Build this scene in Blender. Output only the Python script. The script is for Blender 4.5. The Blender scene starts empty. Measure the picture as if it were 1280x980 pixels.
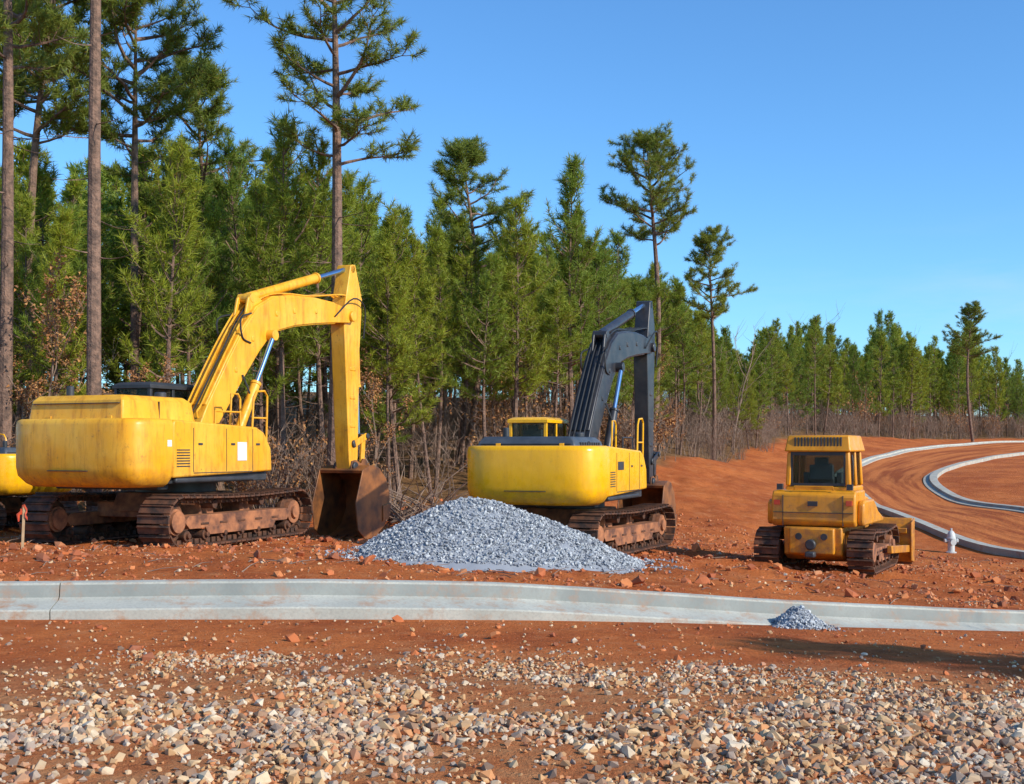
import bpy, bmesh, math, random
import numpy as np
from mathutils import Vector, Matrix
random.seed(7); RNG=np.random.default_rng(11)
S=bpy.context.scene
F=1536.0; CH=2.0
# ---------------------------------------------------------------- noise / terrain
def vnoise(x,y,seed=0):
    x=np.asarray(x,float); y=np.asarray(y,float)
    xi=np.floor(x).astype(np.int64); yi=np.floor(y).astype(np.int64)
    xf=x-xi; yf=y-yi
    def h(a,b):
        n=(a*374761393+b*668265263+seed*1442695041)&0xffffffff
        n=((n^(n>>13))*1274126177)&0xffffffff
        return ((n^(n>>16))&0xffff)/65535.0
    u=xf*xf*(3-2*xf); v=yf*yf*(3-2*yf)
    return (h(xi,yi)*(1-u)+h(xi+1,yi)*u)*(1-v)+(h(xi,yi+1)*(1-u)+h(xi+1,yi+1)*u)*v
def fbm(x,y,o=4,seed=0):
    r=0;a=.5;t=0
    for i in range(o):
        r=r+a*vnoise(x*2**i,y*2**i,seed+i*17); t+=a; a*=.5
    return r/t
class TPS:
    def __init__(s,pts,lam=.02):
        P=np.array(pts,float); s.c=P[:,:2]/50; n=len(P)
        d=np.linalg.norm(s.c[:,None]-s.c[None],axis=2)
        K=s.U(d)+lam*np.eye(n)*.01
        Q=np.hstack([np.ones((n,1)),s.c])
        A=np.zeros((n+3,n+3)); A[:n,:n]=K; A[:n,n:]=Q; A[n:,:n]=Q.T
        s.w=np.linalg.solve(A,np.concatenate([P[:,2],np.zeros(3)]))
    def U(s,d): return np.where(d>1e-9,d*d*np.log(np.maximum(d,1e-9)),0)
    def __call__(s,x,y):
        x=np.clip(np.asarray(x,float),-200,220)/50; y=np.clip(np.asarray(y,float),-30,330)/50
        r=s.w[-3]+s.w[-2]*x+s.w[-1]*y
        for i,(a,b) in enumerate(s.c):
            r=r+s.w[i]*s.U(np.hypot(x-a,y-b))
        return r
back=TPS([(-14,14,.42),(-6.1,14.8,.38),(0,15.7,.27),(3.4,16.4,-.03),(7.2,17.4,-.32),(12,20.5,-.75),
 (-7,24,.1),(-4.3,31.5,-.3),(-12.9,31,.18),(-25,30,.4),(1.4,24.5,0),(3.4,29.5,-.3),(6.3,25,-.44),
 (-4,37,.1),(-1.3,41,.25),(3,48,.7),(8.6,60,1.6),(13.6,38,-1.24),(15,36,-1.25),(20,28,-1.4),(19.2,46,-.49),
 (21.2,62,.45),(15.1,52,-.44),(17.0,64,.20),(19.0,70,.62),(21.2,75,.93),(26,85,1.42),(31.5,95,1.84),(39,108,2.2),(48,120,2.5),(75,150,2.9),
 (24,68,.65),(27.3,75,.9),(33,85,1.25),(39.6,95,1.5),(54,113,2.1),
 (30,107,2.95),(15.5,80,2.1),(22,94,2.8),(45,130,3.0),(60,200,6.5),(-60,200,11),(0,120,6.5),(-40,70,3.5),(-10,70,2.6),(150,300,9),(-150,300,11),
 (40,50,-.2),(60,30,-1),(100,100,1.5),(-100,0,.5),(200,0,-1),(28,55,.1)])
front=TPS([(-6,14.3,0),(0,15.2,-.13),(3.4,16,-.31),(7,17,-.55),(12,20,-.95),(0,7,0),(-3,7,0),(3,7,0),(0,11,-.04),(5,11,-.16),
 (-5,11,0),(0,-10,.1),(-20,10,.1),(-14,13.5,.05),(20,10,-.9),(25,20,-1.3),(60,30,-1.6),(-60,10,.3),(0,-30,.3)])
CX=np.array([-60,-30,-14,-6,0,3.4,7,12,18,30,60.]); CY=np.array([10.,12,13.6,14.3,15.2,16,17,19.8,23.5,30,40])
def yc(x):
    x=np.asarray(x,float); m=np.gradient(CY,CX)
    i=np.clip(np.searchsorted(CX,x)-1,0,len(CX)-2); h=CX[i+1]-CX[i]; t=np.clip((x-CX[i])/h,0,1)
    return (2*t**3-3*t**2+1)*CY[i]+(t**3-2*t**2+t)*h*m[i]+(-2*t**3+3*t**2)*CY[i+1]+(t**3-t**2)*h*m[i+1]
def sstep(a,b,x):
    t=np.clip((x-a)/(b-a),0,1); return t*t*(3-2*t)
OUT=[(18.5,27),(15.3,36),(14.6,44),(15.1,52),(17.0,64),(21.2,75),(31.5,95),(48,120),(75,150)]
INN=[(26,36),(20.6,42.5),(19.4,48),(19.3,54),(21.2,62),(27.3,75),(39.6,95),(54,113),(80,142)]
def catmull(P,n):
    P=[np.array(p,float) for p in P]; P=[2*P[0]-P[1]]+P+[2*P[-1]-P[-2]]
    out=[]
    for i in range(1,len(P)-2):
        for k in range(n):
            t=k/n; a,b,c,d=P[i-1:i+3]
            out.append(.5*((2*b)+(-a+c)*t+(2*a-5*b+4*c-d)*t*t+(-a+3*b-3*c+d)*t**3))
    out.append(P[-2]); return np.array(out)
OP=catmull(OUT,10); IP=catmull(INN,10); CPATH=(OP+IP)/2
def nearroad(x,y):
    d=np.full(np.shape(x),1e9)
    for p in CPATH[::2]: d=np.minimum(d,np.hypot(x-p[0],y-p[1]))
    return d
def Hbase(x,y):
    dd=np.asarray(y,float)-yc(x); t=sstep(.53,.66,dd)
    return front(x,y)*(1-t)+(back(x,y)-.035*sstep(1.3,.6,dd))*t
def H(x,y,det=True):
    x=np.asarray(x,float); y=np.asarray(y,float)
    z=Hbase(x,y)
    if det:
        dc=np.abs(y-yc(x)-.3)
        a=sstep(.45,2.0,dc)*(1-.9*sstep(8,4.5,nearroad(x,y)))
        b=sstep(0,2,y-yc(x))
        z=z+a*((fbm(x*.35,y*.35,3,5)-.5)*.26*b+(fbm(x*1.6,y*1.6,4,9)-.5)*(.07+.19*b))
    return z
def Hs(x,y,det=True): return float(H(np.array([x]),np.array([y]),det)[0])

# ---------------------------------------------------------------- materials
def newmat(name):
    m=bpy.data.materials.new(name); m.use_nodes=True; nt=m.node_tree
    b=nt.nodes['Principled BSDF']; return m,nt,b
def noise(nt,vec,scale,detail=3,rough=.6):
    n=nt.nodes.new('ShaderNodeTexNoise'); n.inputs['Scale'].default_value=scale; n.inputs['Detail'].default_value=detail; n.inputs['Roughness'].default_value=rough
    if vec is not None: nt.links.new(vec,n.inputs['Vector'])
    return n.outputs['Fac']
def ramp(nt,fac,a,b,ca=0.,cb=1.):
    n=nt.nodes.new('ShaderNodeMapRange'); n.inputs[1].default_value=a; n.inputs[2].default_value=b; n.inputs[3].default_value=ca; n.inputs[4].default_value=cb
    nt.links.new(fac,n.inputs[0]); return n.outputs[0]
def mix(nt,fac,a,b,mode='MIX'):
    n=nt.nodes.new('ShaderNodeMix'); n.data_type='RGBA'; n.blend_type=mode
    for sock,v in ((n.inputs[0],fac),(n.inputs[6],a),(n.inputs[7],b)):
        if isinstance(v,(int,float)): sock.default_value=v
        elif isinstance(v,tuple): sock.default_value=(*v,1) if len(v)==3 else v
        else: nt.links.new(v,sock)
    return n.outputs[2]
def mul(nt,a,b,op='MULTIPLY'):
    n=nt.nodes.new('ShaderNodeMath'); n.operation=op; n.use_clamp=False
    for s,v in ((n.inputs[0],a),(n.inputs[1],b)):
        if isinstance(v,(int,float)): s.default_value=v
        else: nt.links.new(v,s)
    return n.outputs[0]
def bump(nt,bs,h,strength=.5,dist=.02):
    n=nt.nodes.new('ShaderNodeBump'); n.inputs['Strength'].default_value=strength; n.inputs['Distance'].default_value=dist
    nt.links.new(h,n.inputs['Height']); nt.links.new(n.outputs[0],bs.inputs['Normal'])
def objco(nt): return nt.nodes.new('ShaderNodeTexCoord').outputs['Object']
def simple(name,c1,c2,scale=4,rough=.8,bmp=.0,metal=0.,bscale=30,bd=.01,spec=.5):
    m,nt,b=newmat(name); co=objco(nt)
    f=ramp(nt,noise(nt,co,scale),.35,.65)
    nt.links.new(mix(nt,f,c1,c2),b.inputs['Base Color'])
    b.inputs['Roughness'].default_value=rough; b.inputs['Metallic'].default_value=metal
    b.inputs['Specular IOR Level'].default_value=spec
    if bmp: bump(nt,b,noise(nt,co,bscale,2),bmp,bd)
    return m
def paint(name,c,fade,dirt=.5,rough=.42,dustz=1.2):
    m,nt,b=newmat(name); co=objco(nt)
    f=ramp(nt,noise(nt,co,1.2,5),.4,.7)
    col=mix(nt,mul(nt,f,.7),c,fade)
    mp=nt.nodes.new('ShaderNodeMapping'); mp.inputs['Scale'].default_value=(5,5,.8); nt.links.new(co,mp.inputs[0])
    st=ramp(nt,noise(nt,mp.outputs[0],1.6,6,.7),.48,.75,0,dirt)
    col=mix(nt,st,col,(c[0]*.45,c[1]*.30,c[2]*.5))
    sp=nt.nodes.new('ShaderNodeSeparateXYZ'); nt.links.new(co,sp.inputs[0])
    dz=ramp(nt,sp.outputs[2],dustz+.6,dustz-.5,0,1)
    dd=mul(nt,dz,ramp(nt,noise(nt,co,3.5,5,.7),.36,.62,0,.85))
    col=mix(nt,dd,col,(.30,.12,.045))
    sc=ramp(nt,noise(nt,co,14,4,.8),.64,.70,0,dirt*.9)
    col=mix(nt,sc,col,(.10,.05,.025))
    sc=ramp(nt,noise(nt,co,3,8,.85),.58,.65,0,dirt*.75)
    col=mix(nt,sc,col,(.24,.10,.03))
    nt.links.new(col,b.inputs['Base Color'])
    nt.links.new(ramp(nt,noise(nt,co,5),.3,.7,rough-.1,rough+.2),b.inputs['Roughness'])
    bump(nt,b,noise(nt,co,2.2,2),.3,.025)
    return m
M={}
M['y1']=paint('yellow_paint_worn',(.84,.37,.008),(.88,.50,.06),.75,.42)
M['y2']=paint('yellow_paint',(.92,.45,.003),(.84,.41,.006),.28,.24)
M['y3']=paint('orange_yellow_paint',(.76,.30,.006),(.66,.26,.012),.5,.36)
M['dk']=simple('dark_panel',(.025,.027,.03),(.045,.045,.05),3,.5,.1)
M['bk']=simple('black_boom_paint',(.018,.019,.024),(.045,.04,.04),3,.38,.1)
M['deck']=simple('deck_grey_blue',(.04,.05,.065),(.07,.08,.095),3,.5,.1)
M['rod']=simple('chrome_rod',(.22,.38,.60),(.32,.46,.62),3,.18,0,.9)
M['steel']=simple('track_steel',(.045,.026,.018),(.18,.07,.032),5,.75,.5,.2,20)
M['frame']=simple('track_frame_clay',(.12,.05,.03),(.44,.17,.07),3.5,.85,.5,0,14)
M['bucket']=simple('bucket_rust',(.36,.13,.035),(.12,.05,.022),2.2,.5,.3,.25,12)
M['white']=simple('white_label',(.75,.75,.72),(.6,.6,.58),3,.5)
M['red']=simple('red_label',(.55,.05,.02),(.65,.10,.03),3,.5)
M['hose']=simple('rubber_hose',(.012,.012,.013),(.03,.03,.03),3,.5)
M['seat']=simple('seat_vinyl',(.12,.14,.18),(.18,.19,.22),3,.7)
def glassmat():
    m,nt,b=newmat('cab_glass'); out=nt.nodes['Material Output']
    b.inputs['Base Color'].default_value=(.01,.014,.016,1); b.inputs['Roughness'].default_value=.04
    t=nt.nodes.new('ShaderNodeBsdfTransparent'); t.inputs[0].default_value=(.75,.80,.78,1)
    x=nt.nodes.new('ShaderNodeMixShader'); x.inputs[0].default_value=.22
    nt.links.new(t.outputs[0],x.inputs[1]); nt.links.new(b.outputs[0],x.inputs[2]); nt.links.new(x.outputs[0],out.inputs[0]); return m
M['glass']=glassmat()
def concrete(name,a,c2,dirt):
    m,nt,b=newmat(name); g=nt.nodes.new('ShaderNodeNewGeometry'); co=g.outputs['Position']
    col=mix(nt,ramp(nt,noise(nt,co,1.1,5),.35,.65),a,c2)
    col=mix(nt,ramp(nt,noise(nt,co,30,3),.45,.7,0,.35),col,(.24,.22,.19))
    col=mix(nt,ramp(nt,noise(nt,co,2.6,6,.75),.51,.68,0,dirt),col,(.40,.19,.09))
    nt.links.new(col,b.inputs['Base Color']); b.inputs['Roughness'].default_value=.9
    bump(nt,b,noise(nt,co,25,4),.4,.01); return m
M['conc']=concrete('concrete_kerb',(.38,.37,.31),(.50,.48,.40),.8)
M['conc2']=concrete('concrete_kerb_shaded_face',(.22,.225,.20),(.31,.31,.27),.5)  # darker kerb concrete: shade of the upright face put into its colour
def isl(name,cols,rough=.85,bscale=60,tint=(.25,.15,.09),patch=None):
    m,nt,b=newmat(name); g=nt.nodes.new('ShaderNodeNewGeometry')
    r=nt.nodes.new('ShaderNodeValToRGB'); r.color_ramp.interpolation='CONSTANT'
    el=r.color_ramp.elements
    while len(el)<len(cols): el.new(.5)
    for i,c in enumerate(cols): el[i].position=i/len(cols); el[i].color=(*c,1)
    nt.links.new(g.outputs['Random Per Island'],r.inputs[0])
    col=mix(nt,ramp(nt,noise(nt,g.outputs['Position'],25,3),.3,.7,0,.35),r.outputs[0],tint)
    if patch: col=mix(nt,ramp(nt,noise(nt,g.outputs['Position'],.45,2),.50,.66,0,.4),col,patch)
    nt.links.new(col,b.inputs['Base Color']); b.inputs['Roughness'].default_value=rough
    return m
M['stones']=isl('field_gravel',[(.56,.32,.14),(.46,.24,.10),(.64,.44,.24),(.26,.15,.09),(.54,.23,.085),(.66,.50,.32),(.33,.25,.19),(.56,.35,.16),(.46,.16,.06),(.66,.55,.40),(.50,.29,.13),(.20,.13,.09)],tint=(.42,.20,.085),patch=(.44,.40,.34))
M['grey']=isl('crushed_granite',[(.35,.36,.37),(.44,.45,.45),(.21,.22,.24),(.60,.60,.59),(.29,.30,.32),(.13,.14,.16),(.48,.49,.49)],tint=(.25,.25,.26))
M['clods']=isl('clay_clods',[(.52,.14,.038),(.42,.11,.033),(.57,.19,.058),(.34,.085,.028),(.58,.25,.11),(.28,.09,.04)],tint=(.40,.115,.036))
def groundmat():
    m,nt,b=newmat('red_clay_ground'); g=nt.nodes.new('ShaderNodeNewGeometry'); co=g.outputs['Position']
    def att(n): a=nt.nodes.new('ShaderNodeAttribute'); a.attribute_name=n; return a.outputs['Fac']
    col=mix(nt,ramp(nt,noise(nt,co,.35,5),.40,.60),(.60,.165,.042),(.42,.098,.026))
    n2=noise(nt,co,2.3,6,.75)
    col=mix(nt,ramp(nt,n2,.52,.72,0,.7),col,(.62,.25,.10))
    col=mix(nt,ramp(nt,n2,.46,.33,0,.65),col,(.25,.065,.024))
    n3=noise(nt,co,30,3,.75)
    col=mix(nt,ramp(nt,n3,.6,.7,0,.55),col,(.62,.36,.18))
    col=mix(nt,ramp(nt,n3,.42,.30,0,.55),col,(.18,.055,.025))
    gr=mul(nt,att('gravel'),ramp(nt,n2,.35,.6,.1,.65))
    col=mix(nt,gr,col,(.50,.25,.11))
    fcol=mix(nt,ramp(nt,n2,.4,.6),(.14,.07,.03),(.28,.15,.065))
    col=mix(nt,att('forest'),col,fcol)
    nt.links.new(col,b.inputs['Base Color']); b.inputs['Roughness'].default_value=.95; b.inputs['Specular IOR Level'].default_value=.1
    bump(nt,b,noise(nt,co,11,5,.8),1.,.07); return m
M['ground']=groundmat()
def roadmat():
    m,nt,b=newmat('graded_clay_road'); g=nt.nodes.new('ShaderNodeNewGeometry'); co=g.outputs['Position']
    uv=nt.nodes.new('ShaderNodeUVMap').outputs[0]
    mp=nt.nodes.new('ShaderNodeMapping'); mp.inputs['Scale'].default_value=(9,.35,1); nt.links.new(uv,mp.inputs[0])
    st=ramp(nt,noise(nt,mp.outputs[0],1.,4,.6),.42,.60)
    col=mix(nt,st,(.58,.18,.05),(.32,.078,.024))
    col=mix(nt,ramp(nt,noise(nt,co,1.5,5,.7),.5,.7,0,.5),col,(.44,.11,.03))
    nt.links.new(col,b.inputs['Base Color']); b.inputs['Roughness'].default_value=.95; b.inputs['Specular IOR Level'].default_value=.1
    bump(nt,b,noise(nt,co,5,4,.7),.8,.08); return m
M['road']=roadmat()
def needlemat(name,a,bc):
    m,nt,b=newmat(name); out=nt.nodes['Material Output']
    oi=nt.nodes.new('ShaderNodeObjectInfo').outputs['Random']
    col=mix(nt,oi,a,bc)
    g=nt.nodes.new('ShaderNodeNewGeometry')
    col=mix(nt,ramp(nt,g.outputs['Random Per Island'],.0,.5,.5,0),col,(.05,.085,.015))
    col=mix(nt,ramp(nt,g.outputs['Random Per Island'],.93,.97,0,.8),col,(.30,.16,.04))
    nt.links.new(col,b.inputs['Base Color']); b.inputs['Roughness'].default_value=.5; b.inputs['Specular IOR Level'].default_value=.25
    t=nt.nodes.new('ShaderNodeBsdfTranslucent'); nt.links.new(col,t.inputs[0])
    x=nt.nodes.new('ShaderNodeMixShader'); x.inputs[0].default_value=.35
    nt.links.new(b.outputs[0],x.inputs[1]); nt.links.new(t.outputs[0],x.inputs[2]); nt.links.new(x.outputs[0],out.inputs[0]); return m
M['needle']=needlemat('pine_needles',(.37,.39,.032),(.20,.28,.035))
M['needle2']=needlemat('pine_needles_old',(.29,.31,.04),(.21,.26,.04))
M['bark']=simple('pine_bark',(.26,.15,.10),(.10,.062,.045),6,.95,.9,0,18,.04)
M['twig']=simple('bare_twigs',(.30,.20,.14),(.18,.115,.08),4,.95)
M['dleaf']=isl('dry_leaves',[(.42,.16,.035),(.28,.10,.03),(.48,.22,.06),(.24,.11,.045)])
M['wood']=simple('stake_wood',(.5,.33,.18),(.4,.25,.13),6,.8)
M['hyd']=simple('hydrant_paint',(.62,.62,.58),(.5,.5,.47),5,.45)

# ---------------------------------------------------------------- mesh helpers
def npmesh(name,V,Fc,mats,mi=None,smooth=False):
    V=np.asarray(V,np.float32); Fc=np.asarray(Fc,np.int32); k=Fc.shape[1]
    me=bpy.data.meshes.new(name); me.vertices.add(len(V)); me.vertices.foreach_set('co',V.ravel())
    me.loops.add(Fc.size); me.loops.foreach_set('vertex_index',Fc.ravel())
    me.polygons.add(len(Fc)); me.polygons.foreach_set('loop_start',np.arange(0,Fc.size,k,dtype=np.int32))
    try: me.polygons.foreach_set('loop_total',np.full(len(Fc),k,np.int32))
    except Exception: pass
    for m in mats: me.materials.append(m)
    if mi is not None: me.polygons.foreach_set('material_index',np.asarray(mi,np.int32))
    me.polygons.foreach_set('use_smooth',np.full(len(Fc),smooth,bool))
    me.update(calc_edges=True); me.validate(); return me
def link(name,me,parent=None,loc=(0,0,0)):
    o=bpy.data.objects.new(name,me); S.collection.objects.link(o); o.location=loc
    if parent: o.parent=parent
    return o
def empty(name,loc=(0,0,0),rz=0,s=1):
    o=bpy.data.objects.new(name,None); S.collection.objects.link(o); o.location=loc; o.rotation_euler=(0,0,rz); o.scale=(s,)*3; o.empty_display_size=.2; return o
class B:
    def __init__(s): s.v=[];s.f=[];s.m=[]
    def add(s,v,f,mi=0):
        o=len(s.v); s.v+= [tuple(map(float,p)) for p in v]; s.f+=[tuple(i+o for i in q) for q in f]; s.m+=(mi if isinstance(mi,list) else [mi]*len(f))
    def box(s,x0,x1,y0,y1,z0,z1,mi=0):
        s.loft([[(x0,y0,z0),(x1,y0,z0),(x1,y1,z0),(x0,y1,z0)],[(x0,y0,z1),(x1,y0,z1),(x1,y1,z1),(x0,y1,z1)]],mi)
    def loft(s,R,mi=0,cap=True,closed=True,emi=None):
        n=len(R[0]); v=[p for r in R for p in r]; f=[]; ml=[]
        for a in range(len(R)-1):
            for i in range(n if closed else n-1):
                j=(i+1)%n; f.append((a*n+i,a*n+j,(a+1)*n+j,(a+1)*n+i)); ml.append(emi.get(i,mi) if emi else mi)
        if cap: f.append(tuple(range(n))); f.append(tuple((len(R)-1)*n+i for i in range(n))); ml+=[mi,mi]
        s.add(v,f,ml)
    def prism(s,pts,y0,y1,mi=0):
        s.loft([[(x,y0,z) for x,z in pts],[(x,y1,z) for x,z in pts]],mi)
    def tube(s,P,r,n=8,mi=0):
        P=[Vector(p) for p in P]; R=[]
        rr=r if isinstance(r,(list,tuple)) else [r]*len(P)
        for i,p in enumerate(P):
            d=(P[min(i+1,len(P)-1)]-P[max(i-1,0)]).normalized()
            a=d.cross(Vector((0,1,0) if abs(d.y)<.9 else (1,0,0))).normalized(); b=d.cross(a)
            R.append([tuple(p+(a*math.cos(t)+b*math.sin(t))*rr[i]) for t in [2*math.pi*k/n for k in range(n)]])
        s.loft(R,mi)
    def cyl(s,p0,p1,r,n=18,mi=0): s.tube([p0,p1],r,n,mi)
    def obj(s,name,parent,mats,bev=.02,ang=35):
        me=bpy.data.meshes.new(name); me.from_pydata(s.v,[],s.f)
        for m in mats: me.materials.append(m)
        me.polygons.foreach_set('material_index',s.m)
        bm=bmesh.new(); bm.from_mesh(me); bmesh.ops.recalc_face_normals(bm,faces=bm.faces); bm.to_mesh(me); bm.free()
        me.polygons.foreach_set('use_smooth',[True]*len(me.polygons)); me.set_sharp_from_angle(angle=math.radians(ang))
        o=link(name,me,parent)
        if bev:
            md=o.modifiers.new('bevel','BEVEL'); md.width=bev; md.segments=2; md.limit_method='ANGLE'; md.angle_limit=math.radians(40)
        return o

# ---------------------------------------------------------------- ground
TL=np.array([(-80,22),(-45,27),(-13,31.5),(-8,34),(-4.2,36.5),(-1.3,40),(4,50),(8.6,61),(14,75),(21,93),(29,108),(38,118),(55,142),(90,168),(160,190)],float)
def treedepth(x,y): return y-np.interp(x,TL[:,0],TL[:,1])
def build_ground():
    nc=700; s=np.linspace(-1,1,nc); u=1.5*np.sign(s)*np.abs(s)**1.5
    yr=np.exp(np.linspace(math.log(3),math.log(420),560))-15
    yr=np.concatenate([yr,[600,1000,2000,4000],np.arange(13.5,17.6,.07)]); yr=np.unique(np.round(yr,4))
    U,Y=np.meshgrid(u,yr); X=U*(Y+19)
    Z=H(X,Y); V=np.stack([X,Y,Z],-1).reshape(-1,3)
    nr=len(yr); i=np.arange(nr-1)[:,None]*nc+np.arange(nc-1)[None]; i=i.ravel()
    Fc=np.stack([i,i+1,i+nc+1,i+nc],1)
    me=npmesh('ground',V,Fc,[M['ground']],smooth=True)
    x,y=V[:,0],V[:,1]
    g=sstep(12.4,10.6,y+ (fbm(x*.5,y*.5,3,3)-.5)*3)
    a=me.attributes.new('gravel','FLOAT','POINT'); a.data.foreach_set('value',g.astype(np.float32))
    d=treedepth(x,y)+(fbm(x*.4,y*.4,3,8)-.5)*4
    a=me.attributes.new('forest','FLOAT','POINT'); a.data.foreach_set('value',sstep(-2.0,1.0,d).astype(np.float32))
    return link('ground',me)
build_ground()
def strip(name,L,R,mat,off):
    n=len(L); k=9; V=[];UV=[]
    for i in range(n):
        for j in range(k):
            p=L[i]*(1-j/(k-1))+R[i]*(j/(k-1)); V.append((p[0],p[1],0)); UV.append((j/(k-1),i*.35))
    V=np.array(V); V[:,2]=H(V[:,0],V[:,1],False)+off
    ii=(np.arange(n-1)[:,None]*k+np.arange(k-1)[None]).ravel(); Fc=np.stack([ii,ii+1,ii+k+1,ii+k],1)
    me=npmesh(name,V,Fc,[mat],smooth=True); uv=me.uv_layers.new(name='UVMap')
    li=np.zeros(len(me.loops),np.int32); me.loops.foreach_get('vertex_index',li)
    uv.data.foreach_set('uv',np.array(UV,np.float32)[li].ravel()); return link(name,me)
strip('dirt_road',OP,IP,M['road'],.05)
def kerb(name,P,prof,mats,zf,seg=None,emi=None):
    P=np.array(P); T=np.gradient(P,axis=0); T/=np.linalg.norm(T,axis=1)[:,None]; Nn=np.stack([-T[:,1],T[:,0]],1)
    b=B(); zz=zf(P[:,0],P[:,1]); rings=[]
    for i in range(len(P)):
        rings.append([(P[i,0]+Nn[i,0]*d,P[i,1]+Nn[i,1]*d,zz[i]+z) for d,z in prof])
    if seg is None: b.loft(rings,emi=emi)
    else:
        for a in range(0,len(rings)-1,seg):
            R=[list(r) for r in rings[a:a+seg+1]]
            if len(R)<2: continue
            t=T[min(a+seg,len(P)-1)]*.014; R[-1]=[(x-t[0],y-t[1],z) for x,y,z in R[-1]]
            b.loft(R,emi=emi)
    return b.obj(name,None,mats,.0,30)
kerb('road_kerb',IP,[(-.25,-.2),(-.25,.2),(.1,.2),(.14,.10),(.4,.07),(.4,-.2)],[M['conc']],lambda x,y:H(x,y,False))
kerb('road_kerb',OP,[(.25,-.2),(.25,.2),(-.1,.2),(-.14,.10),(-.4,.07),(-.4,-.2)],[M['conc']],lambda x,y:H(x,y,False))
xs=np.arange(-40.4,42,.25); cp=np.stack([xs,yc(xs)],1)
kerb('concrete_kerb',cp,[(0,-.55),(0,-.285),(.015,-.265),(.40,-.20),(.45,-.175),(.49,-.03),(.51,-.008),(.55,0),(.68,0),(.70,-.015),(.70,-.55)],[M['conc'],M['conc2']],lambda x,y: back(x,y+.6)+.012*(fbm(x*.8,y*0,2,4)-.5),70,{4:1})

# ---------------------------------------------------------------- stones
def hulls(n,k,flat=.65):
    out=[]
    for i in range(n):
        bm=bmesh.new()
        for j in range(k):
            v=Vector((random.gauss(0,1),random.gauss(0,1),random.gauss(0,1))).normalized()*random.uniform(.8,1.05)
            bm.verts.new((v.x*random.uniform(.9,1.1),v.y*.8,v.z*flat))
        r=bmesh.ops.convex_hull(bm,input=bm.verts)
        bmesh.ops.delete(bm,geom=[g for g in r['geom_interior'] if isinstance(g,bmesh.types.BMVert)],context='VERTS')
        bmesh.ops.triangulate(bm,faces=bm.faces); bm.verts.index_update()
        out.append((np.array([v.co[:] for v in bm.verts]),np.array([[v.index for v in f.verts] for f in bm.faces]))); bm.free()
    return out
HU=hulls(14,12)
def rots(n,tilt=.5):
    a=RNG.uniform(0,6.283,n); b=RNG.normal(0,tilt,n); c=RNG.normal(0,tilt,n)
    ca,sa,cb,sb,cc,sc=np.cos(a),np.sin(a),np.cos(b),np.sin(b),np.cos(c),np.sin(c); o=np.zeros(n); e=np.ones(n)
    Rz=np.stack([ca,-sa,o,sa,ca,o,o,o,e],1).reshape(n,3,3); Rx=np.stack([e,o,o,o,cb,-sb,o,sb,cb],1).reshape(n,3,3); Ry=np.stack([cc,o,sc,o,e,o,-sc,o,cc],1).reshape(n,3,3)
    return Rz@Rx@Ry
def scatter(name,P,sz,mat,tilt=.5,parent=None):
    n=len(P); R=rots(n,tilt)*np.asarray(sz)[:,None,None]; kind=RNG.integers(0,len(HU),n); VV=[];FF=[];o=0
    for k,(hv,hf) in enumerate(HU):
        id=np.where(kind==k)[0]
        if len(id)==0: continue
        v=np.einsum('nij,kj->nki',R[id],hv)+P[id][:,None]
        f=hf[None]+(np.arange(len(id))*len(hv))[:,None,None]+o
        VV.append(v.reshape(-1,3)); FF.append(f.reshape(-1,3)); o+=len(id)*len(hv)
    return link(name,npmesh(name,np.concatenate(VV),np.concatenate(FF),[mat]),parent)
def fan(n,y0,y1,hw=.47,pad=1.0):
    y=np.sqrt(RNG.uniform(y0*y0,y1*y1,n)); x=RNG.uniform(-1,1,n)*(hw*y+pad); return x,y
x,y=fan(50000,5.8,13.2)
dm=sstep(12.4,10.4,y+(fbm(x*.6,y*.6,3,3)-.5)*3.4)*(.22+1.2*sstep(.36,.58,fbm(x*.75+9,y*.9,3,21)))
dm*=1-.85*np.exp(-((x-.9)**2/2+(y-9.8)**2/1.2)); dm*=1-.7*np.exp(-((x-3.6)**2/.5+(y-8.1)**2/.25)); dm+=.02
k=RNG.uniform(0,1,len(x))<dm; x=x[k];y=y[k]
sz=np.clip(RNG.lognormal(-3.62,.44,len(x)),.010,.075)*(1-.3*sstep(8.5,12,y))
P=np.stack([x,y,H(x,y)+sz*.22],1); scatter('gravel_ground_cover',P,sz,M['stones'])
x,y=fan(34000,11.5,42,.45,1); dcb=y-yc(x)
k=((dcb>.8)|(dcb<-.1))&(nearroad(x,y)>5)&(RNG.uniform(0,1,len(x))<np.where(dcb>0,.25+.9*sstep(.45,.62,fbm(x*.6,y*.6,3,33)),.30)*np.clip(24/y,.3,1))
x=x[k];y=y[k]; sz=np.clip(RNG.lognormal(-3.7,.65,len(x)),.012,.17)*np.where(y<yc(x),.6,1)
scatter('clay_clods',np.stack([x,y,H(x,y)+sz*.2],1),sz,M['clods'])
x,y=fan(7000,12,40,.45,1); k=(np.abs(y-yc(x)-.3)>.45)&(nearroad(x,y)>5); x=x[k];y=y[k]; sz=np.clip(RNG.lognormal(-4.0,.4,len(x)),.01,.06)
scatter('loose_stones',np.stack([x,y,H(x,y)+sz*.3],1),sz,M['stones'])
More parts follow.
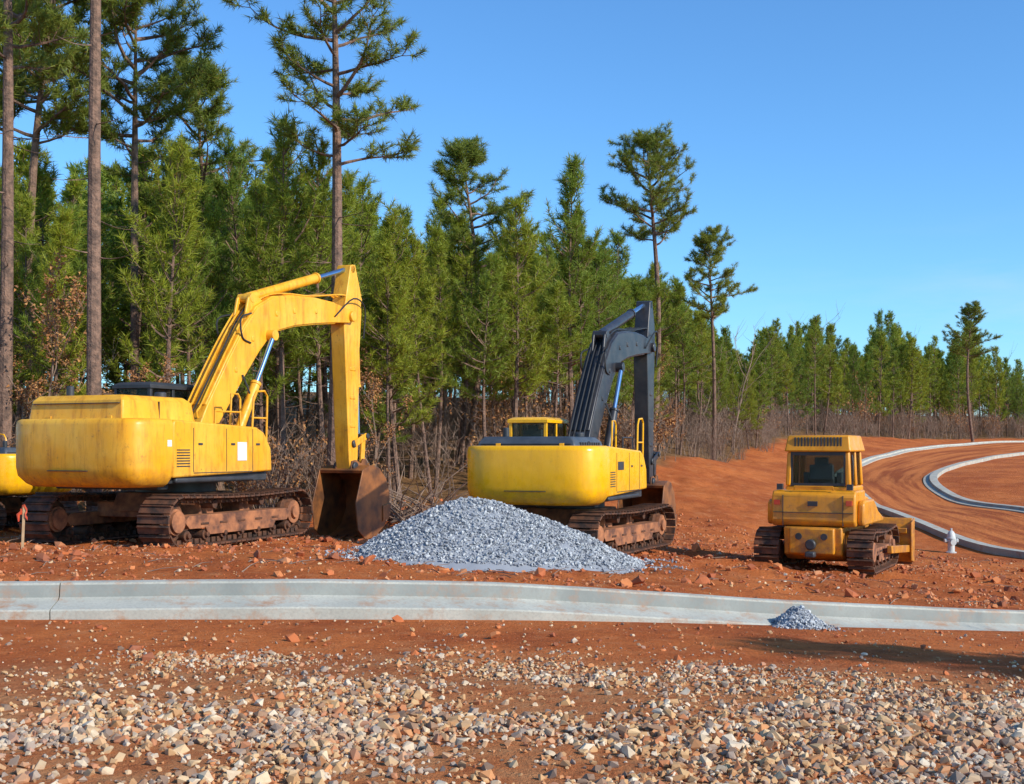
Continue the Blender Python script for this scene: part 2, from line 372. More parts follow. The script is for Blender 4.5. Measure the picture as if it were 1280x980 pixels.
def pile(name,cx,cy,rx0,rx1,ry,h,n,s0,apx=0):
    def hh(x,y):
        dx=x-cx; r=np.sqrt(np.where(dx<0,dx/rx0,dx/rx1)**2+((y-cy)/ry)**2)
        r=r*(1+.20*(fbm(x*1.1,y*1.1,2,4)-.5))
        k=.20; q=np.sqrt(r*r+k*k)-k
        return h*(1-q/(math.sqrt(1+k*k)-k))
    nx,ny=110,70; X,Y=np.meshgrid(np.linspace(cx-rx0*1.12,cx+rx1*1.12,nx),np.linspace(cy-ry*1.12,cy+ry*1.12,ny))
    g=H(X,Y,False); hz=hh(X,Y); Z=np.where(hz>0,g+hz,g+hz*.9)+ (fbm(X*9,Y*9,3,2)-.5)*.04
    i=(np.arange(ny-1)[:,None]*nx+np.arange(nx-1)[None]).ravel()
    o=empty(name)
    link('heap_surface',npmesh('heap_surface',np.stack([X,Y,Z],-1).reshape(-1,3),np.stack([i,i+1,i+nx+1,i+nx],1),[M['grey']],smooth=True),o)
    x=RNG.uniform(cx-rx0*1.2,cx+rx1*1.25,n); y=RNG.uniform(cy-ry*1.3,cy+ry*1.2,n); hz=hh(x,y)
    k=(hz>0)|(RNG.uniform(0,1,n)<.35*np.exp(hz*9)); x=x[k];y=y[k];hz=hz[k]
    sz=np.clip(RNG.lognormal(math.log(s0),.4,len(x)),.007,.05); z=H(x,y,False)+np.maximum(hz,0)+sz*.4
    kk=hz<=0; z[kk]=H(x[kk],y[kk])+sz[kk]*.4
    scatter('heap_stones',np.stack([x,y,z],1),sz,M['grey'],1.0,o)
pile('gravel_pile',-.66,20.6,2.15,2.95,1.9,.96,32000,.021)
pile('small_gravel_pile',3.72,16.05,.32,.42,.36,.25,2600,.016)

# ---------------------------------------------------------------- tracked machines
def track(b,yc_,w,a,r,mis,mif,teeth=True,nroll=7,mih=None):
    per=4*a+2*math.pi*r; n=int(per/.175)
    def pt(s):
        s=s%per
        if s<2*a: return (a-s,0),( -1,0),(0,-1)
        s-=2*a
        if s<math.pi*r:
            t=s/r; return (-a-math.sin(t)*r, r-math.cos(t)*r),(-math.cos(t),math.sin(t)),(-math.sin(t),-math.cos(t))
        s-=math.pi*r
        if s<2*a:
            sag=.05*math.sin(math.pi*s/(2*a)); return (-a+s,2*r-sag),(1,0),(0,1)
        s-=2*a; t=s/r
        return (a+math.sin(t)*r, r+math.cos(t)*r),(math.cos(t),-math.sin(t)),(math.sin(t),math.cos(t))
    z0=.065
    for k in range(n):
        (x,z),(tx,tz),(nx,nz)=pt(per*k/n)
        def blk(t0,t1,n0,n1,y0,y1,mi):
            q=[]
            for y in (y0,y1):
                q.append([(x+tx*t+nx*m,y,z0+z+tz*t+nz*m) for t,m in ((t0,n0),(t1,n0),(t1,n1),(t0,n1))])
            b.loft(q,mi)
        blk(-.078,.078,-.005,.03,yc_-w/2,yc_+w/2,mis)
        blk(.045,.068,.03,.062,yc_-w/2+.01,yc_+w/2-.01,mis)
        blk(-.06,.06,-.10,-.006,yc_-.13,yc_-.05,mis); blk(-.06,.06,-.10,-.006,yc_+.05,yc_+.13,mis)
    sg=1 if yc_>0 else -1
    f0,f1=sorted((yc_-sg*.16,yc_+sg*.20))
    b.prism([(-a+.35,.36),(-a+.2,.5),(-a+.35,2*r-.28),(a-.35,2*r-.28),(a-.2,.5),(a-.35,.36)],f0,f1,mif)
    b.prism([(-a*.55,.23),(-a*.6,.38),(a*.6,.38),(a*.55,.23)],yc_+sg*.205-.02,yc_+sg*.205+.02,mif)
    for i in range(nroll):
        xx=-a+.3+(2*a-.6)*i/(nroll-1); b.cyl((xx,yc_-.18,z0+.17),(xx,yc_+.18,z0+.17),.10,14,mis); b.cyl((xx,yc_-.24,z0+.17),(xx,yc_+.24,z0+.17),.05,10,mis)
    for xx in (-a*.4,a*.4): b.cyl((xx,yc_-.15,2*r-.1),(xx,yc_+.15,2*r-.1),.08,12,mis)
    for i in range(5):
        xx=-a*.6+a*1.2*i/4; b.box(xx-.12,xx+.12,min(yc_,yc_+sg*.215),max(yc_,yc_+sg*.215),.42,.46,mis)
    for xx,hub in ((-a,.2),(a,.13)):
        b.cyl((xx,yc_-.05,r+z0),(xx,yc_+.05,r+z0),r-.07,28,mis)
        b.cyl((xx,yc_-.22,r+z0),(xx,yc_+.22,r+z0),hub,20,mif)
        b.cyl((xx,yc_-.16,r+z0),(xx,yc_+.16,r+z0),r*.55,20,mif)
def profile(C,hw):
    C=[Vector((a,b)) for a,b in C]; top=[];bot=[]
    for i,c in enumerate(C):
        d=(C[min(i+1,len(C)-1)]-C[max(i-1,0)]).normalized(); n=Vector((-d.y,d.x))
        top.append(tuple(c+n*hw[i])); bot.append(tuple(c-n*hw[i]))
    return top+bot[::-1]
def cab(b,x0,x1,y0,y1,z0,z1,zs,mf,mr,mg,ms):
    p=.07
    b.box(x0,x1,y0,y1,z0,zs,mf)
    for xx in (x0,x1-p):
        for yy in (y0,y1-p): b.box(xx,xx+p,yy,yy+p,zs,z1-.1,mf)
    b.box((x0+x1)/2-.04,(x0+x1)/2+.03,y0,y0+.05,zs,z1-.1,mf); b.box((x0+x1)/2-.04,(x0+x1)/2+.03,y1-.05,y1,zs,z1-.1,mf)
    b.loft([[(x0-.03,y0-.03,z1-.1),(x1+.06,y0-.03,z1-.1),(x1+.06,y1+.03,z1-.1),(x0-.03,y1+.03,z1-.1)],
            [(x0-.03,y0-.03,z1-.03),(x1+.06,y0-.03,z1-.03),(x1+.06,y1+.03,z1-.03),(x0-.03,y1+.03,z1-.03)],
            [(x0+.08,y0+.08,z1+.03),(x1-.06,y0+.08,z1+.03),(x1-.06,y1-.08,z1+.03),(x0+.08,y1-.08,z1+.03)]],mr)
    for q in ((x0+.02,x0+.03,y0+p,y1-p),(x1-.03,x1-.02,y0+p,y1-p),(x0+p,x1-p,y0+.015,y0+.025),(x0+p,x1-p,y1-.025,y1-.015)):
        b.box(*q,zs+.005,z1-.105,mg)
    cx=(x0+x1)/2-.1; cy=(y0+y1)/2
    b.box(cx-.25,cx+.25,cy-.22,cy+.22,zs-.1,zs+.12,ms); b.box(cx-.32,cx-.2,cy-.22,cy+.22,zs+.1,min(zs+.75,z1-.25),ms); b.box(cx-.31,cx-.22,cy-.12,cy+.12,min(zs+.75,z1-.25),min(zs+.95,z1-.15),ms)
def excavator(name,loc,ah,at,s,body,boomm,deck,cabm,roofm,hood=2.83,blackhood=False,lab=True,cabz=3.15):
    e=empty(name,loc,math.radians(ah),s)
    mats=[body,M['dk'],boomm,M['rod'],M['glass'],M['steel'],M['white'],M['red'],M['hose'],M['frame'],M['bucket'],deck,cabm,roofm,M['seat']]
    Y=1.48
    b=B()
    for sy in (-1,1): track(b,sy*1.33,.68,2.02,.44,5,9)
    o=b.obj('tracks',e,mats,.006); o.rotation_euler=(0,0,math.radians(at-ah))
    b=B(); b.prism([(-1.0,.62),(-.8,.98),(.8,.98),(1.0,.62)],-.8,.8,9)
    b.box(-.9,-.45,-1.2,1.2,.5,.8,9); b.box(.45,.9,-1.2,1.2,.5,.8,9)
    b.cyl((0,0,.97),(0,0,1.2),.78,32,1)
    o=b.obj('car_body',e,mats,.02); o.rotation_euler=(0,0,math.radians(at-ah))
    b=B(); b.box(-2.1,1.15,-Y+.12,Y-.12,1.19,1.37,1); b.box(-2.0,-1.7,-1.2,1.2,1.08,1.2,1)
    b.obj('platform',e,mats,.02)
    b=B(); R=[]; ex=(.42,.30) if lab else (.55,.42)
    for z,ins,da in ((1.14,.22,-.26),(1.2,.12,-.16),(1.34,.02,-.03),(1.5,0,0),(2.26,0,0),(2.34,.02,-.02),(2.37,.07,-.08)):
        ring=[]
        for k in range(33):
            t=math.radians(90+180*k/32); c,sn=abs(math.cos(t)),math.sin(t)
            ring.append((-1.95-(1.02+da)*c**ex[0],(Y+.02-ins)*math.copysign(abs(sn)**ex[1],sn),z))
        R.append(ring)
    b.loft(R,0)
    b.obj('counterweight',e,mats,.0,50)
    b=B()
    for yy in (-.7,.7): b.box(-2.7,-2.45,yy-.05,yy+.05,2.36,2.42,0)
    b.box(-3.005,-2.9,-.45,.45,1.43,1.445,1)
    if lab:
        b.box(-2.24,-2.12,-Y-.018,-Y+.05,1.88,1.98,7); b.box(-2.10,-1.98,-Y-.022,-Y+.05,1.87,1.99,6)
    b.obj('counterweight_details',e,mats,.004)
    b=B()
    b.prism([(-1.92,1.30),(-1.92,2.3),(-1.86,2.36),(.65,2.26),(.9,2.16),(1.14,1.84),(1.18,1.38)],-Y,-.62,0)
    b.box(-1.8,.6,-Y+.03,-.7,1.2,1.30,1)
    b.obj('side_body_right',e,mats,.035)
    b=B(); q=-Y-.006
    for xx in (-1.35,-.35,.50): b.box(xx,xx+.014,q,-Y+.01,1.4,2.22,1)
    b.box(-1.34,.49,q,-Y+.01,1.375,1.39,1)
    for xx in (-1.2,-.2,.62): b.box(xx,xx+.12,q-.006,-Y+.01,1.9,1.94,1)
    if lab: b.box(.0,.30,q-.004,-Y+.01,1.60,1.96,6)
    else: b.box(-1.25,-.8,q-.002,-Y+.01,1.85,2.03,1)
    for k in range(7): b.box(-1.82,-1.45,q-.004,-Y+.01,1.5+.05*k,1.52+.05*k,1)
    b.obj('side_panel_details',e,mats,0)
    b=B()
    b.prism([(-1.92,1.30),(-1.92,2.36),(-.2,2.3),(-.2,1.30)],.6,Y,0)
    b.obj('side_body_left',e,mats,.035)
    b=B(); hz=hood
    b.loft([[(-2.70,-1.0,2.30),(-.65,-1.0,2.30),(-.65,1.2,2.30),(-2.70,1.2,2.30)],
            [(-2.64,-.95,hz-.1),(-.72,-.95,hz-.1),(-.72,1.16,hz-.1),(-2.64,1.16,hz-.1)],
            [(-2.54,-.85,hz),(-.85,-.85,hz),(-.85,1.08,hz),(-2.54,1.08,hz)]],11)
    b.box(-1.9,-.6,-.6,.6,1.37,2.45,1)
    b.cyl((-2.1,.75,hz-.02),(-2.1,.75,hz+.20),.07,14,1)
    b.cyl((-1.2,-.6,hz-.02),(-1.2,-.6,hz+.10),.11,16,1)
    b.obj('engine_hood',e,mats,.03)
    b=B()
    if not lab:
        for k in range(9): b.box(-2.3+k*.16,-2.22+k*.16,-.995,-.95,2.38,hz-.12,1)
    b.box(-2.69,-2.62,-.9,1.1,hz-.16,hz-.145,1)
    b.box(-1.7,-1.69,-.99,-.90,2.37,hz-.1,1)
    b.obj('hood_vents',e,mats,.0)
    b=B(); cab(b,-.15,1.3,.52,1.44,1.37,cabz,2.05,12,13,4,14)
    b.obj('cab',e,mats,.02)
    b=B(); r=-Y+.08
    b.tube([(1.08,r,1.8),(1.12,r,2.9),(1.02,r,3.0),(.75,r,2.98),(.65,r,2.85),(.60,r,2.22)],.022,8,0)
    b.tube([(1.1,r,2.45),(.62,r,2.45)],.018,8,0)
    b.tube([(1.1,-.75,1.8),(1.1,-.75,2.85),(1.02,-.75,2.95),(.8,-.75,2.95),(.75,-.75,2.22)],.022,8,0)
    b.tube([(-.6,r,2.3),(-.6,r,2.55),(.2,r,2.55),(.2,r,2.26)],.018,8,1 if blackhood else 0)
    b.tube([(1.2,.5,2.9),(1.5,.42,2.7),(1.5,.42,2.55)],.015,6,1); b.box(1.46,1.5,.30,.52,2.25,2.6,1)
    b.obj('handrails_mirrors',e,mats,0)
    cen=[(.35,1.85),(.85,2.55),(1.6,3.5),(2.2,4.2),(2.6,4.58),(3.1,4.83),(3.8,4.96),(4.7,5.05),(5.6,5.09),(6.3,5.08)]
    hw=[.20,.27,.32,.36,.38,.37,.33,.29,.23,.16]
    b=B(); pr=profile(cen,hw); b.prism(pr,-.28,.28,2)
    b.prism(profile(cen[1:-1],[h+.03 for h in hw[1:-1]]),-.25,.25,2)
    b.cyl((.35,-.45,1.85),(.35,.45,1.85),.17,20,1); b.box(-.05,.75,-.5,-.34,1.37,2.15,2); b.box(-.05,.75,.34,.5,1.37,2.15,2)
    b.cyl((6.3,-.36,5.08),(6.3,.36,5.08),.13,20,2)
    for y0 in (-.17,.11): b.prism([(2.0,4.4),(2.2,5.1),(2.45,5.2),(2.9,5.0)],y0,y0+.06,2)
    b.cyl((2.8,-.42,4.32),(2.8,.42,4.32),.12,18,2)
    for i in (2,3,5,6,7):
        c=cen[i]; b.box(c[0]-.05,c[0]+.05,-.30,.30,c[1]-.06,c[1]+.06,2)
    b.obj('boom',e,mats,.02)
    b=B()
    for yy in (-.40,.40):
        p0=Vector((1.1,yy,1.5)); p1=Vector((2.8,yy,4.32))
        b.cyl(p0,p0.lerp(p1,.60),.105,18,2); b.cyl(p0.lerp(p1,.60),p0.lerp(p1,.62),.12,18,2); b.cyl(p0.lerp(p1,.6),p1,.055,14,3); b.cyl(p0-Vector((0,.08,0)),p0+Vector((0,.08,0)),.15,16,2); b.cyl(p1-Vector((0,.06,0)),p1+Vector((0,.06,0)),.12,16,2)
    p0=Vector((2.35,0,5.1)); p1=Vector((6.5,0,6.28)); mid=p0.lerp(p1,.66)
    b.cyl(p0,mid,.115,18,2); b.cyl(mid,p0.lerp(p1,.675),.135,18,2); b.cyl(mid,p1,.06,14,3); b.cyl(p0-Vector((0,.18,0)),p0+Vector((0,.18,0)),.10,16,2); b.cyl(p1-Vector((0,.2,0)),p1+Vector((0,.2,0)),.11,16,2)
    p0=Vector((6.88,0,5.55)); p1=Vector((7.08,0,2.15)); mid=p0.lerp(p1,.62)
    b.cyl(p0,mid,.10,18,2); b.cyl(mid,p0.lerp(p1,.64),.12,18,2); b.cyl(mid,p1,.055,14,3); b.cyl(p0-Vector((0,.18,0)),p0+Vector((0,.18,0)),.10,16,2)
    b.obj('hydraulic_cylinders',e,mats,.008)
    b=B()
    for i,yy in enumerate((-.16,-.06,.07,.18)):
        top=pr[:len(cen)]
        P=[(x+random.uniform(-.02,.02)-.03,yy,z+.06+.02*(i%2)) for x,z in top[:-2]]
        P=[(.9,yy,2.0),(.45,yy,2.5)]+P[1:]+[(top[-1][0]-.25,yy,top[-1][1]+.35),(6.6,yy,5.55-.1*i)]
        c=catmull(P,4); b.tube([tuple(q) for q in c],.02,6,8 if (blackhood or i==1) else 2)
    for yy in (-.3,.3):
        b.tube([(1.8,yy,3.4),(1.9,yy*1.4,3.0),(1.95,yy*1.4,2.7),(1.85,yy*1.35,2.3)],.02,6,8)
        c=catmull([(5.5,yy,5.0),(6.2,yy*1.3,5.5),(6.95,yy*.9,5.35),(7.0,yy*.7,4.6)],4); b.tube([tuple(q) for q in c],.02,6,8)
        c=catmull([(2.2,yy*.8,4.75),(1.75,yy,4.6),(1.8,yy,4.2),(2.1,yy,4.1)],4); b.tube([tuple(q) for q in c],.02,6,8)
    b.obj('hydraulic_hoses',e,mats,0)
    b=B()
    st=[(6.4,6.36),(6.62,6.40),(6.88,5.75),(6.92,5.2),(6.82,4.2),(6.74,1.6),(6.62,1.22),(6.4,1.22),(6.32,1.6),(6.14,4.3),(6.10,4.75),(6.13,5.3),(6.24,5.75)]
    b.prism(st,-.20,.20,2)
    for y0 in (-.16,.11): b.prism([(6.8,5.3),(7.0,5.7),(6.85,5.78),(6.7,5.6)],y0,y0+.05,2)
    b.cyl((6.5,-.3,1.38),(6.5,.3,1.38),.12,18,1); b.cyl((6.52,-.26,1.95),(6.52,.26,1.95),.09,14,1)
    for zz in (2.4,3.1,3.8): b.box(6.35,6.62,-.215,.215,zz-.05,zz+.05,2)
    b.obj('stick',e,mats,.02)
    b=B()
    for yy in (-.27,.23):
        b.prism(profile([(6.52,1.95),(7.08,2.15)],[.08,.08]),yy,yy+.04,2)
    for yy in (-.18,.13): b.prism(profile([(7.08,2.18),(7.0,1.42)],[.09,.09]),yy,yy+.05,2)
    b.cyl((7.08,-.3,2.15),(7.08,.3,2.15),.07,14,1)
    b.obj('bucket_linkage',e,mats,.008)
    b=B(); dx=-.10; bw=.60
    outer=[(6.35,1.30),(6.75,1.42),(7.15,1.35),(7.5,1.08),(7.68,.68),(7.66,.25),(7.42,-.12),(7.0,-.34),(6.5,-.42)]
    inner=[(6.38,1.22),(6.74,1.34),(7.1,1.27),(7.42,1.03),(7.6,.66),(7.58,.28),(7.36,-.06),(6.98,-.27),(6.5,-.37)]
    sh=lambda L:[(a+dx,c) for a,c in L]
    b.prism(sh(outer+inner[::-1]),-bw,bw,10)
    side=sh(outer+[(6.12,-.15),(6.02,.5)])
    for yy in (-bw-.035,bw): b.prism(side,yy,yy+.035,10)
    for yy in (-.24,.19): b.prism(sh([(6.45,1.32),(6.5,1.52),(6.7,1.55),(6.95,1.45),(7.05,1.58),(7.2,1.55),(7.35,1.2)]),yy,yy+.05,10)
    for k in range(5):
        yy=-bw+.04+k*(bw*2-.08)/4-.045; b.prism(sh([(6.62,-.44),(6.62,-.30),(6.2,-.40),(6.12,-.46)]),yy,yy+.09,10)
    b.prism(sh([(7.3,.4),(7.72,.45),(7.6,.05),(7.3,0)]),-bw-.065,-bw-.04,10)
    for yy in (-.35,.33): b.prism(sh([(7.52,1.1),(7.70,.68),(7.68,.25),(7.44,-.14),(7.4,-.08),(7.6,.3),(7.62,.68)]),yy,yy+.04,10)
    b.obj('bucket',e,mats,.01)
    return e
def placed(px,D): return ((px-640)/F*D,D)
l1=placed(220,25.3); excavator('excavator',(l1[0],l1[1],.10),66.5,69,1.03,M['y1'],M['y1'],M['y1'],M['dk'],M['dk'],2.80)
l2=placed(713,24.3); excavator('excavator',(l2[0],l2[1],-.02),69,64,.87,M['y2'],M['bk'],M['deck'],M['y2'],M['y2'],2.56,True,False,3.0)
excavator('excavator',(-12.35,28.6,.12),150,150,.74,M['y2'],M['y2'],M['deck'],M['y2'],M['y2'],2.56,True,False)

# ---------------------------------------------------------------- bulldozer
def dozer(loc,ah,s):
    e=empty('bulldozer',loc,math.radians(ah),s); mats=[M['y3'],M['dk'],M['steel'],M['frame'],M['glass'],M['seat'],M['rod'],M['bucket'],M['hose'],M['red']]
    b=B()
    for sy in (-1,1): track(b,sy*.96,.52,1.12,.40,2,3,nroll=5)
    b.obj('tracks',e,mats,.006)
    b=B()
    b.prism([(-1.45,.40),(-1.5,.97),(1.3,.97),(1.3,.4),(-1.2,.28)],-.60,.60,0)
    b.box(-1.60,-1.45,-.46,.46,.42,.95,0)
    b.cyl((-1.6,0,.62),(-1.72,0,.62),.11,16,1); b.box(-1.78,-1.58,-.1,.1,.36,.48,1)
    b.obj('main_frame',e,mats,.03)
    b=B()
    b.prism([(-1.42,.98),(-1.5,1.08),(-1.46,1.62),(-1.36,1.72),(-.45,1.72),(-.45,.98)],-.86,.86,0)
    for y0,y1 in ((-1.0,-.864),(.864,1.0)):
        b.prism([(-1.25,1.0),(-1.3,1.1),(-1.27,1.45),(-1.15,1.52),(-.2,1.52),(.3,1.25),(.85,1.1),(.85,1.0)],y0,y1,0)
    for y0,y1 in ((-.86,-.60),(.60,.86)): b.prism([(-.44,1.0),(-.44,1.60),(-.1,1.56),(.3,1.25),(.85,1.1),(.85,1.0)],y0,y1,0)
    b.obj('fuel_tank_fenders',e,mats,.04)
    b=B()
    b.box(-1.512,-1.44,-.82,.82,1.26,1.272,1); b.box(-1.506,-1.44,-.1,.1,1.40,1.50,1); b.box(-1.508,-1.44,-.62,-.61,1.0,1.62,1); b.box(-1.508,-1.44,.61,.62,1.0,1.62,1)
    b.box(-1.51,-1.44,.68,.80,1.42,1.52,9); b.box(-1.51,-1.44,-.80,-.68,1.42,1.52,9)
    b.cyl((-1.6,-.26,.78),(-1.62,-.26,.78),.07,14,1); b.cyl((-1.6,.26,.78),(-1.62,.26,.78),.07,14,1)
    for yy in (-.72,.72): b.box(-1.36,-1.26,yy-.06,yy+.06,1.73,1.85,1)
    b.tube([(-1.4,-.4,1.72),(-1.4,-.4,1.80),(-1.4,.4,1.80),(-1.4,.4,1.72)],.015,6,0)
    b.obj('rear_details',e,mats,.006)
    b=B()
    x0,x1,y0,y1=-1.05,.28,-.68,.68; p=.11
    b.box(x0+.02,x1,y0,y1,1.55,1.80,0)
    for ya in (y0,y1-p):
        for xa,tp in ((x0,.10),(x1-p,-.12),(-.42,0)):
            b.loft([[(xa,ya,1.8),(xa+p,ya,1.8),(xa+p,ya+p,1.8),(xa,ya+p,1.8)],[(xa+tp*.4,ya*.95,2.52),(xa+p+tp*.4,ya*.95,2.52),(xa+p+tp*.4,ya*.95+p,2.52),(xa+tp*.4,ya*.95+p,2.52)]],0)
    b.loft([[(x0-.05,y0-.02,2.52),(x1+.12,y0-.02,2.52),(x1+.12,y1+.02,2.52),(x0-.05,y1+.02,2.52)],[(x0-.02,y0,2.60),(x1+.12,y0,2.60),(x1+.12,y1,2.60),(x0-.02,y1,2.60)],[(x0+.04,y0+.04,2.86),(x1-.05,y0+.04,2.86),(x1-.05,y1-.04,2.86),(x0+.04,y1-.04,2.86)]],0)
    b.obj('cab_roof',e,mats,.035)
    b=B()
    b.box(x0+.05,x0+.06,y0+p,y1-p,1.81,2.51,4); b.box(x1-.06,x1-.05,y0+p,y1-p,1.81,2.51,4)
    b.box(x0+p,x1-p,y0+.045,y0+.055,1.81,2.51,4); b.box(x0+p,x1-p,y1-.055,y1-.045,1.81,2.51,4)
    b.box(x0+.02,x0+.07,y0+p,y1-p,1.80,1.86,1); b.box(x0+.03,x0+.08,y0+p,y1-p,2.44,2.52,1)
    for ya in (y0+p,y1-p-.04): b.box(x0+.03,x0+.07,ya,ya+.04,1.86,2.44,1)
    for k in range(15): b.box(x0-.015,x0+.05,-.50+k*.068,-.47+k*.068,2.63,2.82,1)
    b.box(-.65,-.2,-.25,.25,1.8,1.98,5); b.box(-.74,-.62,-.24,.24,1.93,2.24,5); b.box(-.72,-.64,-.14,.14,2.24,2.40,5)
    b.box(-.6,-.2,-.40,-.30,1.8,2.08,5); b.box(-.6,-.2,.30,.40,1.8,2.08,5); b.cyl((.02,-.1,1.8),(-.02,-.1,2.15),.02,8,1)
    b.tube([(x0,y0-.03,2.45),(x0-.06,y0-.06,2.3),(x0-.06,y0-.06,1.95),(x0,y0-.03,1.85)],.014,6,1)
    b.obj('windows_interior',e,mats,.004)
    b=B()
    b.prism([(.28,.975),(.28,1.70),(1.65,1.60),(1.78,1.5),(1.8,.6),(1.31,.6),(1.31,.975)],-.42,.42,0)
    b.cyl((1.0,.2,1.62),(1.0,.2,2.25),.055,14,1); b.cyl((.7,-.15,1.65),(.7,-.15,1.95),.09,16,1); b.cyl((.7,-.15,1.95),(.7,-.15,2.02),.12,16,1)
    for k in range(8): b.box(.6+k*.12,.66+k*.12,-.426,-.40,1.0,1.4,1)
    b.obj('engine_hood',e,mats,.03)
    b=B()
    pr=[]
    for k in range(9):
        t=-1+2*k/8; pr.append((2.16+.16*t*t,.50+.50*t))
    b.prism(pr+[(x-.05,z) for x,z in pr[::-1]],-1.38,1.38,0)
    for ya in (-1.415,1.38): b.prism([(2.02,.05),(2.36,.0),(2.40,1.0),(2.02,.9)],ya,ya+.035,0)
    b.box(2.02,2.13,-1.3,1.3,.22,.36,0); b.box(2.02,2.13,-1.3,1.3,.66,.78,0); b.prism([(2.28,-.06),(2.36,-.06),(2.36,.1),(2.28,.1)],-1.38,1.38,7)
    for yy in (-1.36,1.26):
        b.prism([(-.2,.38),(-.2,.54),(2.05,.40),(2.05,.24)],yy,yy+.10,0)
    for yy in (-.5,.5):
        b.cyl((1.35,yy,1.35),(1.8,yy,.95),.06,14,0); b.cyl((1.8,yy,.95),(2.06,yy,.72),.032,12,6)
    b.obj('blade',e,mats,.012)
    return e
xd=(1036-640)/F*25.; dozer((xd,25,-.44),63,.94)

# ---------------------------------------------------------------- hydrant, stake
def hydrant():
    X=(1189-640)/F*38; z=Hs(X,38)
    e=empty('fire_hydrant',(X,38,z-.02),0,1.05)
    def lathe(prof,n=20):
        return [[(r*math.cos(2*math.pi*k/n),r*math.sin(2*math.pi*k/n),zz) for k in range(n)] for r,zz in prof]
    b=B(); b.loft(lathe([(.15,0),(.15,.05),(.10,.06),(.10,.42),(.135,.43),(.135,.47),(.12,.48),(.115,.56),(.08,.64),(.03,.68),(.03,.74),(.0301,.745)]),0)
    b.obj('barrel_bonnet',e,[M['hyd']],0)
    b=B(); b.cyl((-.17,0,.38),(.17,0,.38),.05,14,0); b.cyl((-.2,0,.38),(-.15,0,.38),.065,6,0); b.cyl((.15,0,.38),(.2,0,.38),.065,6,0); b.cyl((0,0,.34),(0,-.17,.34),.07,14,0); b.cyl((0,-.15,.34),(0,-.2,.34),.09,8,0)
    b.obj('nozzles',e,[M['hyd']],.004)
hydrant()
def stake():
    X=(28-640)/F*21; z=Hs(X,21)
    e=empty('survey_stake',(X,21,z))
    b=B(); b.prism([(-.022,-.1),(-.022,.72),(0,.76),(.022,.72),(.022,-.1)],-.01,.01,0); o=b.obj('post',e,[M['wood']],.002); o.rotation_euler=(.03,.04,.3)
    b=B(); P=[(.0,-.015,.70),(.05,-.03,.72),(.09,-.02,.64),(.06,-.04,.56),(.10,-.03,.50)]
    for i in range(4):
        a,c=P[i],P[i+1]; b.add([a,c,(c[0],c[1],c[2]+.06),(a[0],a[1],a[2]+.06)],[(0,1,2,3)],0)
    b.box(-.03,.03,-.018,.018,.60,.70,0); b.tube([(0,-.02,.66),(-.06,-.03,.6),(-.05,-.04,.48)],[.02,.03,.012],5,0)
    b.obj('ribbon',e,[M['red']],0)
stake()

# ---------------------------------------------------------------- vegetation
class T:
    def __init__(s): s.V=[];s.F=[];s.m=[];s.o=0
    def tube(s,P,r,n=4,mi=0):
        P=np.asarray(P,float); m=len(P); D=np.gradient(P,axis=0); D/=np.linalg.norm(D,axis=1)[:,None]+1e-9
        up=np.where(np.abs(D[:,2:3])>.9,np.array([[1.,0,0]]),np.array([[0,0,1.]]))
        a=np.cross(D,up); a/=np.linalg.norm(a,axis=1)[:,None]+1e-9; b=np.cross(D,a)
        t=np.arange(n)*2*np.pi/n; r=np.asarray(r,float)
        V=P[:,None]+(a[:,None]*np.cos(t)[None,:,None]+b[:,None]*np.sin(t)[None,:,None])*r[:,None,None]
        i=np.arange(m-1)[:,None]*n; k=np.arange(n)[None]; k2=(np.arange(n)+1)%n
        q=np.stack([i+k,i+k2[None],i+n+k2[None],i+n+k],-1).reshape(-1,4)
        tri=np.concatenate([q[:,[0,1,2]],q[:,[0,2,3]]])
        s.V.append(V.reshape(-1,3)); s.F.append(tri+s.o); s.m.append(np.full(len(tri),mi)); s.o+=m*n
    def tufts(s,P,D,L,K,w,spread,mi=1):
        P=np.repeat(P,K,0); D=np.repeat(D,K,0); n=len(P)
        r=RNG.normal(size=(n,3)); r/=np.linalg.norm(r,axis=1)[:,None]
        d=D*RNG.uniform(.2,1.0,(n,1))+r*spread; d/=np.linalg.norm(d,axis=1)[:,None]
        l=L*RNG.uniform(.7,1.15,(n,1)); side=np.cross(d,RNG.normal(size=(n,3))); side/=np.linalg.norm(side,axis=1)[:,None]
        base=P-D*RNG.uniform(0,.16,(n,1)); V=np.stack([base+side*w*.5,base-side*w*.5,base+d*l],1).reshape(-1,3)
        s.V.append(V); s.F.append(np.arange(3*n).reshape(-1,3)+s.o); s.m.append(np.full(n,mi)); s.o+=3*n
    def mesh(s,name,mats): return npmesh(name,np.concatenate(s.V),np.concatenate(s.F),mats,np.concatenate(s.m))
def unit(v): return v/(np.linalg.norm(v)+1e-9)
